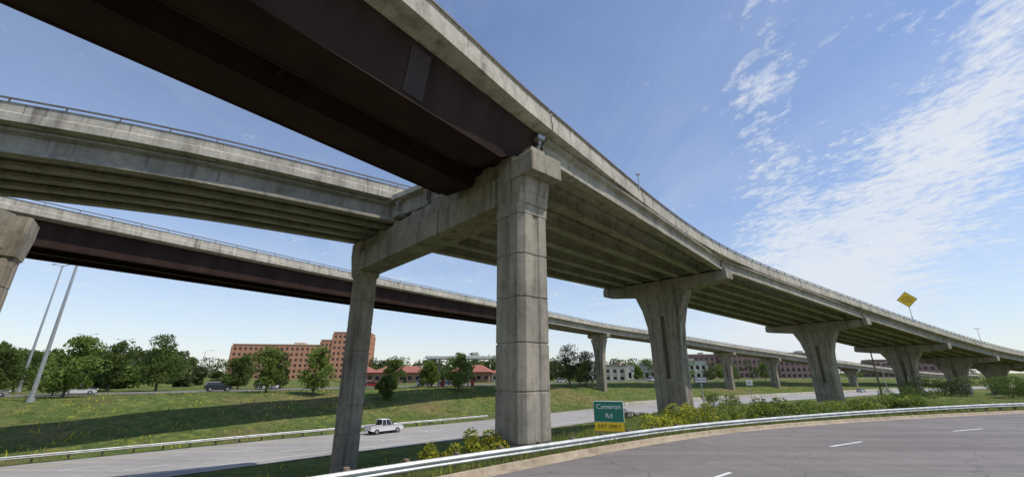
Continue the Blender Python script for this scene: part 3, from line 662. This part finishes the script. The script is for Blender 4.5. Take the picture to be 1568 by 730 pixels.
mb=MB(); s=1.62; mb.loft([[(-s,yy,4.3),(0,yy,4.3-s),(s,yy,4.3),(0,yy,4.3+s)] for yy in (-.10,-.06)]); mb.obj('plate',[M_BLK],e)
mb=MB(); s=1.52; mb.loft([[(-s,yy,4.3),(0,yy,4.3-s),(s,yy,4.3),(0,yy,4.3+s)] for yy in (-.112,-.102)]); mb.obj('face',[M_SY],e)
for i,tx in enumerate(('RAMP','METERED','AHEAD')): text(tx,.42,(0,-.118,4.75-.45*i),M_BLK,e)
for q in (.345,1.118):
    kk=int(np.argmin(np.abs(MP[:,0]/np.maximum(MP[:,1],1)-q)+(MP[:,1]<21)*9)); p=MP[kk]
    e=empty('parapet_light',tuple(p)); mb=MB(); mb.cyl((0,0,-.1),(0,0,1.2 if q<1 else 3.2),.05,.04); mb.box((0,0,1.2 if q<1 else 3.2),(.3 if q<1 else 1.4,.2,.12)); mb.obj('post',[M_GALV],e)

# ---------------------------------------------------------------- vehicles
def vehicle(name,x,y,yaw,col,kind='car',z=None,scale=1):
    zz=tz(x,y)+.06 if z is None else z
    e=empty(name,(x,y,zz),yaw,scale)
    paint=simple('car_paint',col,.3,.1)
    if kind=='pickup': L,W,pb,gl=5.6,1.95,[(-2.8,.55),(-2.8,1.12),(-.75,1.14),(1.0,1.14),(2.55,1.04),(2.78,.9),(2.8,.5),(2.0,.38),(-2.2,.38)],[(-1.0,1.1),(-.85,1.84),(-.5,1.90),(.35,1.88),(1.15,1.13)]
    elif kind=='suv': L,W,pb,gl=4.7,1.9,[(-2.35,.5),(-2.35,1.05),(.95,1.08),(2.1,.98),(2.33,.8),(2.35,.45),(1.8,.32),(-1.9,.32)],[(-2.28,1.05),(-2.0,1.68),(.1,1.74),(1.0,1.07)]
    else: L,W,pb,gl=4.5,1.8,[(-2.25,.5),(-2.22,.95),(-1.5,.98),(1.0,.93),(2.1,.75),(2.25,.6),(2.22,.35),(1.8,.26),(-1.9,.26)],[(-1.95,.96),(-1.2,1.42),(.1,1.44),(1.05,.92)]
    mb=MB(); mb.loft([[(a*.99,-W/2*.93,b) for a,b in pb],[(a,-W/2,b*.98+.01) for a,b in pb],[(a,W/2,b*.98+.01) for a,b in pb],[(a*.99,W/2*1.02,b) for a,b in pb]])
    top=max(b for a,b in gl); r0=gl[1][0]; r1=gl[-2][0]; mb.box(((r0+r1)/2,0,top+.01),(r1-r0+.05,W*.78,.07),0,0,.94)
    for sx in (r0+.02,(r0+r1)/2,r1-.02):
        for sy in (-1,1): mb.cyl((sx,sy*W*.385,top),(sx+(0 if sx>r0+.1 else -.12)+(.0 if sx<r1-.1 else .45),sy*W*.455,gl[0][1]),.05,.06,6)
    if kind=='pickup':
        for sy in (-1,1): mb.box((-1.85,sy*(W/2-.07),1.18),(1.8,.12,.12))
        mb.box((-2.73,0,1.18),(.12,W-.1,.12))
    mb.obj('body',[paint],e,bevel=.05)
    mb=MB(); mb.loft([[(a,s*(W/2-.06-(b-gl[0][1])*.16),b) for a,b in gl] for s in (-1,1)]); mb.obj('windows',[M_GLASS],e)
    mb=MB()
    rw=.38 if kind!='car' else .33
    for sx in (-L*.31,L*.31):
        for sy in (-1,1): mb.cyl((sx,sy*(W/2-.2),rw-.06),(sx,sy*(W/2+.03),rw-.06),rw,rw,16,0); mb.cyl((sx,sy*(W/2+.031),rw-.06),(sx,sy*(W/2+.045),rw-.06),rw*.55,rw*.5,12,1)
    mb.box((0,0,.32),(L*.8,W*.8,.2),0,0)
    if kind=='pickup': mb.box((-1.86,0,1.135),(1.6,W-.28,.03))  # black panel: colour stands in for the shaded bed hollow, no cavity modelled
    mb.obj('wheels',[M_BLACK,M_GALV],e)
    mb=MB()
    for sy in (-1,1): mb.box((L/2-.03,sy*W*.36,.78),(.12,.35,.15),0,0); mb.box((-L/2+.02,sy*W*.42,.85),(.08,.15,.28),0,1)
    mb.obj('lights',[simple('headlamp',(.7,.7,.7),.2),simple('tail_lamp',(.4,.02,.02),.3)],e)
ang=math.radians(42)
vehicle('pickup_truck',-17.9,62.5,ang+.1,(.78,.78,.77),'pickup',-4.94,.92)
zf=-.52
def onFR(frac,off): 
    k=int(np.argmin(np.abs(FR[:,0]/np.maximum(FR[:,1],1)-frac)+(FR[:,1]<20)*9)); N2,T2=normals(FR); return FR[k,0]+N2[k,0]*off,FR[k,1]+N2[k,1]*off,math.atan2(T2[k,1],T2[k,0])
for frac,off,c_,kd in ((-.755,-2,(.03,.03,.035),'suv'),(-.555,2,(.7,.7,.7),'car'),(-.22,-2,(.7,.7,.7),'suv'),(-1.05,2,(.05,.05,.06),'suv'),(-1.13,-2,(.3,.3,.3),'car'),(-.13,1,(.04,.05,.08),'car'),(.12,2,(.6,.6,.6),'car'),(-.33,2,(.25,.03,.03),'car'),(.33,-2,(.7,.7,.7),'suv'),(-.98,-2,(.65,.65,.66),'car')):
    x,y,a=onFR(frac,off); vehicle('parked_car',x,y,a,c_,kd,zf)
x,y=HW[int(np.argmin(np.abs(HW[:,0]/np.maximum(HW[:,1],1)-.905)+(HW[:,1]<20)*9)),:2]; vehicle('car',x,y,math.radians(30),(.03,.03,.035),'suv',-4.92)
vehicle('car',x-30,y-12,math.radians(30),(.5,.5,.5),'car',-4.92)

# ---------------------------------------------------------------- light, sky, camera
SE=math.radians(60); az=math.radians(108)
sd=Vector((math.sin(az)*math.cos(SE),math.cos(az)*math.cos(SE),math.sin(SE)))
sl=bpy.data.lights.new('sun','SUN'); sl.energy=3.5; sl.angle=math.radians(.8); sl.color=(1,.94,.85)
so=bpy.data.objects.new('sun',sl); so.rotation_euler=sd.to_track_quat('Z','Y').to_euler(); scene.collection.objects.link(so)
wd=bpy.data.worlds.new('World'); scene.world=wd; wd.use_nodes=True; nt=wd.node_tree; bg=nt.nodes['Background']
sky=nt.nodes.new('ShaderNodeTexSky'); sky.sky_type='NISHITA'; sky.sun_disc=False; sky.sun_elevation=SE; sky.sun_rotation=az; sky.air_density=1.0; sky.dust_density=.2; sky.ozone_density=1.5
tc_=nt.nodes.new('ShaderNodeTexCoord').outputs['Generated']; sp=nt.nodes.new('ShaderNodeSeparateXYZ'); nt.links.new(tc_,sp.inputs[0])
zc=math_n(nt,'MAXIMUM',sp.outputs[2],.05); px=math_n(nt,'DIVIDE',sp.outputs[0],zc); py=math_n(nt,'DIVIDE',sp.outputs[1],zc)
cb=nt.nodes.new('ShaderNodeCombineXYZ'); nt.links.new(px,cb.inputs[0]); nt.links.new(py,cb.inputs[1]); pv=cb.outputs[0]
nA=noise_node(nt,mapping(nt,pv,(1.0,.8,1),(0,0,.35)),2.6,10,.68,.5); nB_=noise_node(nt,mapping(nt,pv,(1.6,1.0,1),(0,0,.9)),11.0,8,.72,.3)
nW=noise_node(nt,mapping(nt,pv,(1.0,.28,1),(0,0,-.75)),1.2,9,.62,.6)
nV=noise_node(nt,pv,.55,5,.55)
def gauss(cn,wd_):
    d=math_n(nt,'DIVIDE',math_n(nt,'SUBTRACT',px,cn),wd_); return math_n(nt,'POWER',2.718,math_n(nt,'MULTIPLY',math_n(nt,'MULTIPLY',d,d),-1.0))
band=gauss(math_n(nt,'ADD',math_n(nt,'MULTIPLY',py,.62),.98),math_n(nt,'ADD',math_n(nt,'MULTIPLY',py,.18),.16))
band2=gauss(math_n(nt,'ADD',math_n(nt,'MULTIPLY',py,.66),.08),math_n(nt,'ADD',math_n(nt,'MULTIPLY',py,.12),.02))
mr=nt.nodes.new('ShaderNodeMapRange'); mr.inputs[1].default_value=.42; mr.inputs[2].default_value=.10; nt.links.new(sp.outputs[2],mr.inputs[0]); lowf=mr.outputs[0]
cov=math_n(nt,'ADD',math_n(nt,'MULTIPLY',band,.20),math_n(nt,'ADD',math_n(nt,'MULTIPLY',lowf,.075),math_n(nt,'MULTIPLY',band2,.085)))
mixn=math_n(nt,'ADD',math_n(nt,'MULTIPLY',nA,.5),math_n(nt,'MULTIPLY',nB_,.5))
dens=math_n(nt,'MULTIPLY',math_n(nt,'SUBTRACT',math_n(nt,'ADD',mixn,cov),.59),7.5,True)
wisp=math_n(nt,'MULTIPLY',math_n(nt,'SUBTRACT',nW,.42),1.2,True)
veil=math_n(nt,'MULTIPLY',math_n(nt,'SUBTRACT',nV,.36),.45,True)
fac=math_n(nt,'ADD',math_n(nt,'MULTIPLY',dens,.80),math_n(nt,'ADD',math_n(nt,'MULTIPLY',wisp,.45),veil),True)
mr2=nt.nodes.new('ShaderNodeMapRange'); mr2.inputs[1].default_value=.36; mr2.inputs[2].default_value=.0; mr2.inputs[4].default_value=.55; nt.links.new(sp.outputs[2],mr2.inputs[0])
col=mix(nt,mr2.outputs[0],mix(nt,1.0,sky.outputs[0],(1.12,1.09,1.15),'MULTIPLY'),(4.1,4.6,5.2))
col=mix(nt,math_n(nt,'MULTIPLY',fac,.92),col,(5.6,5.9,6.3)); nt.links.new(col,bg.inputs['Color']); bg.inputs['Strength'].default_value=.14

cam=bpy.data.cameras.new('camera'); cam.lens=36*624/1568; cam.sensor_width=36; cam.clip_end=10000; cam.clip_start=.1
co=bpy.data.objects.new('camera',cam); co.location=(0,0,3); co.rotation_euler=(math.radians(90+18.2),0,0); scene.collection.objects.link(co); scene.camera=co
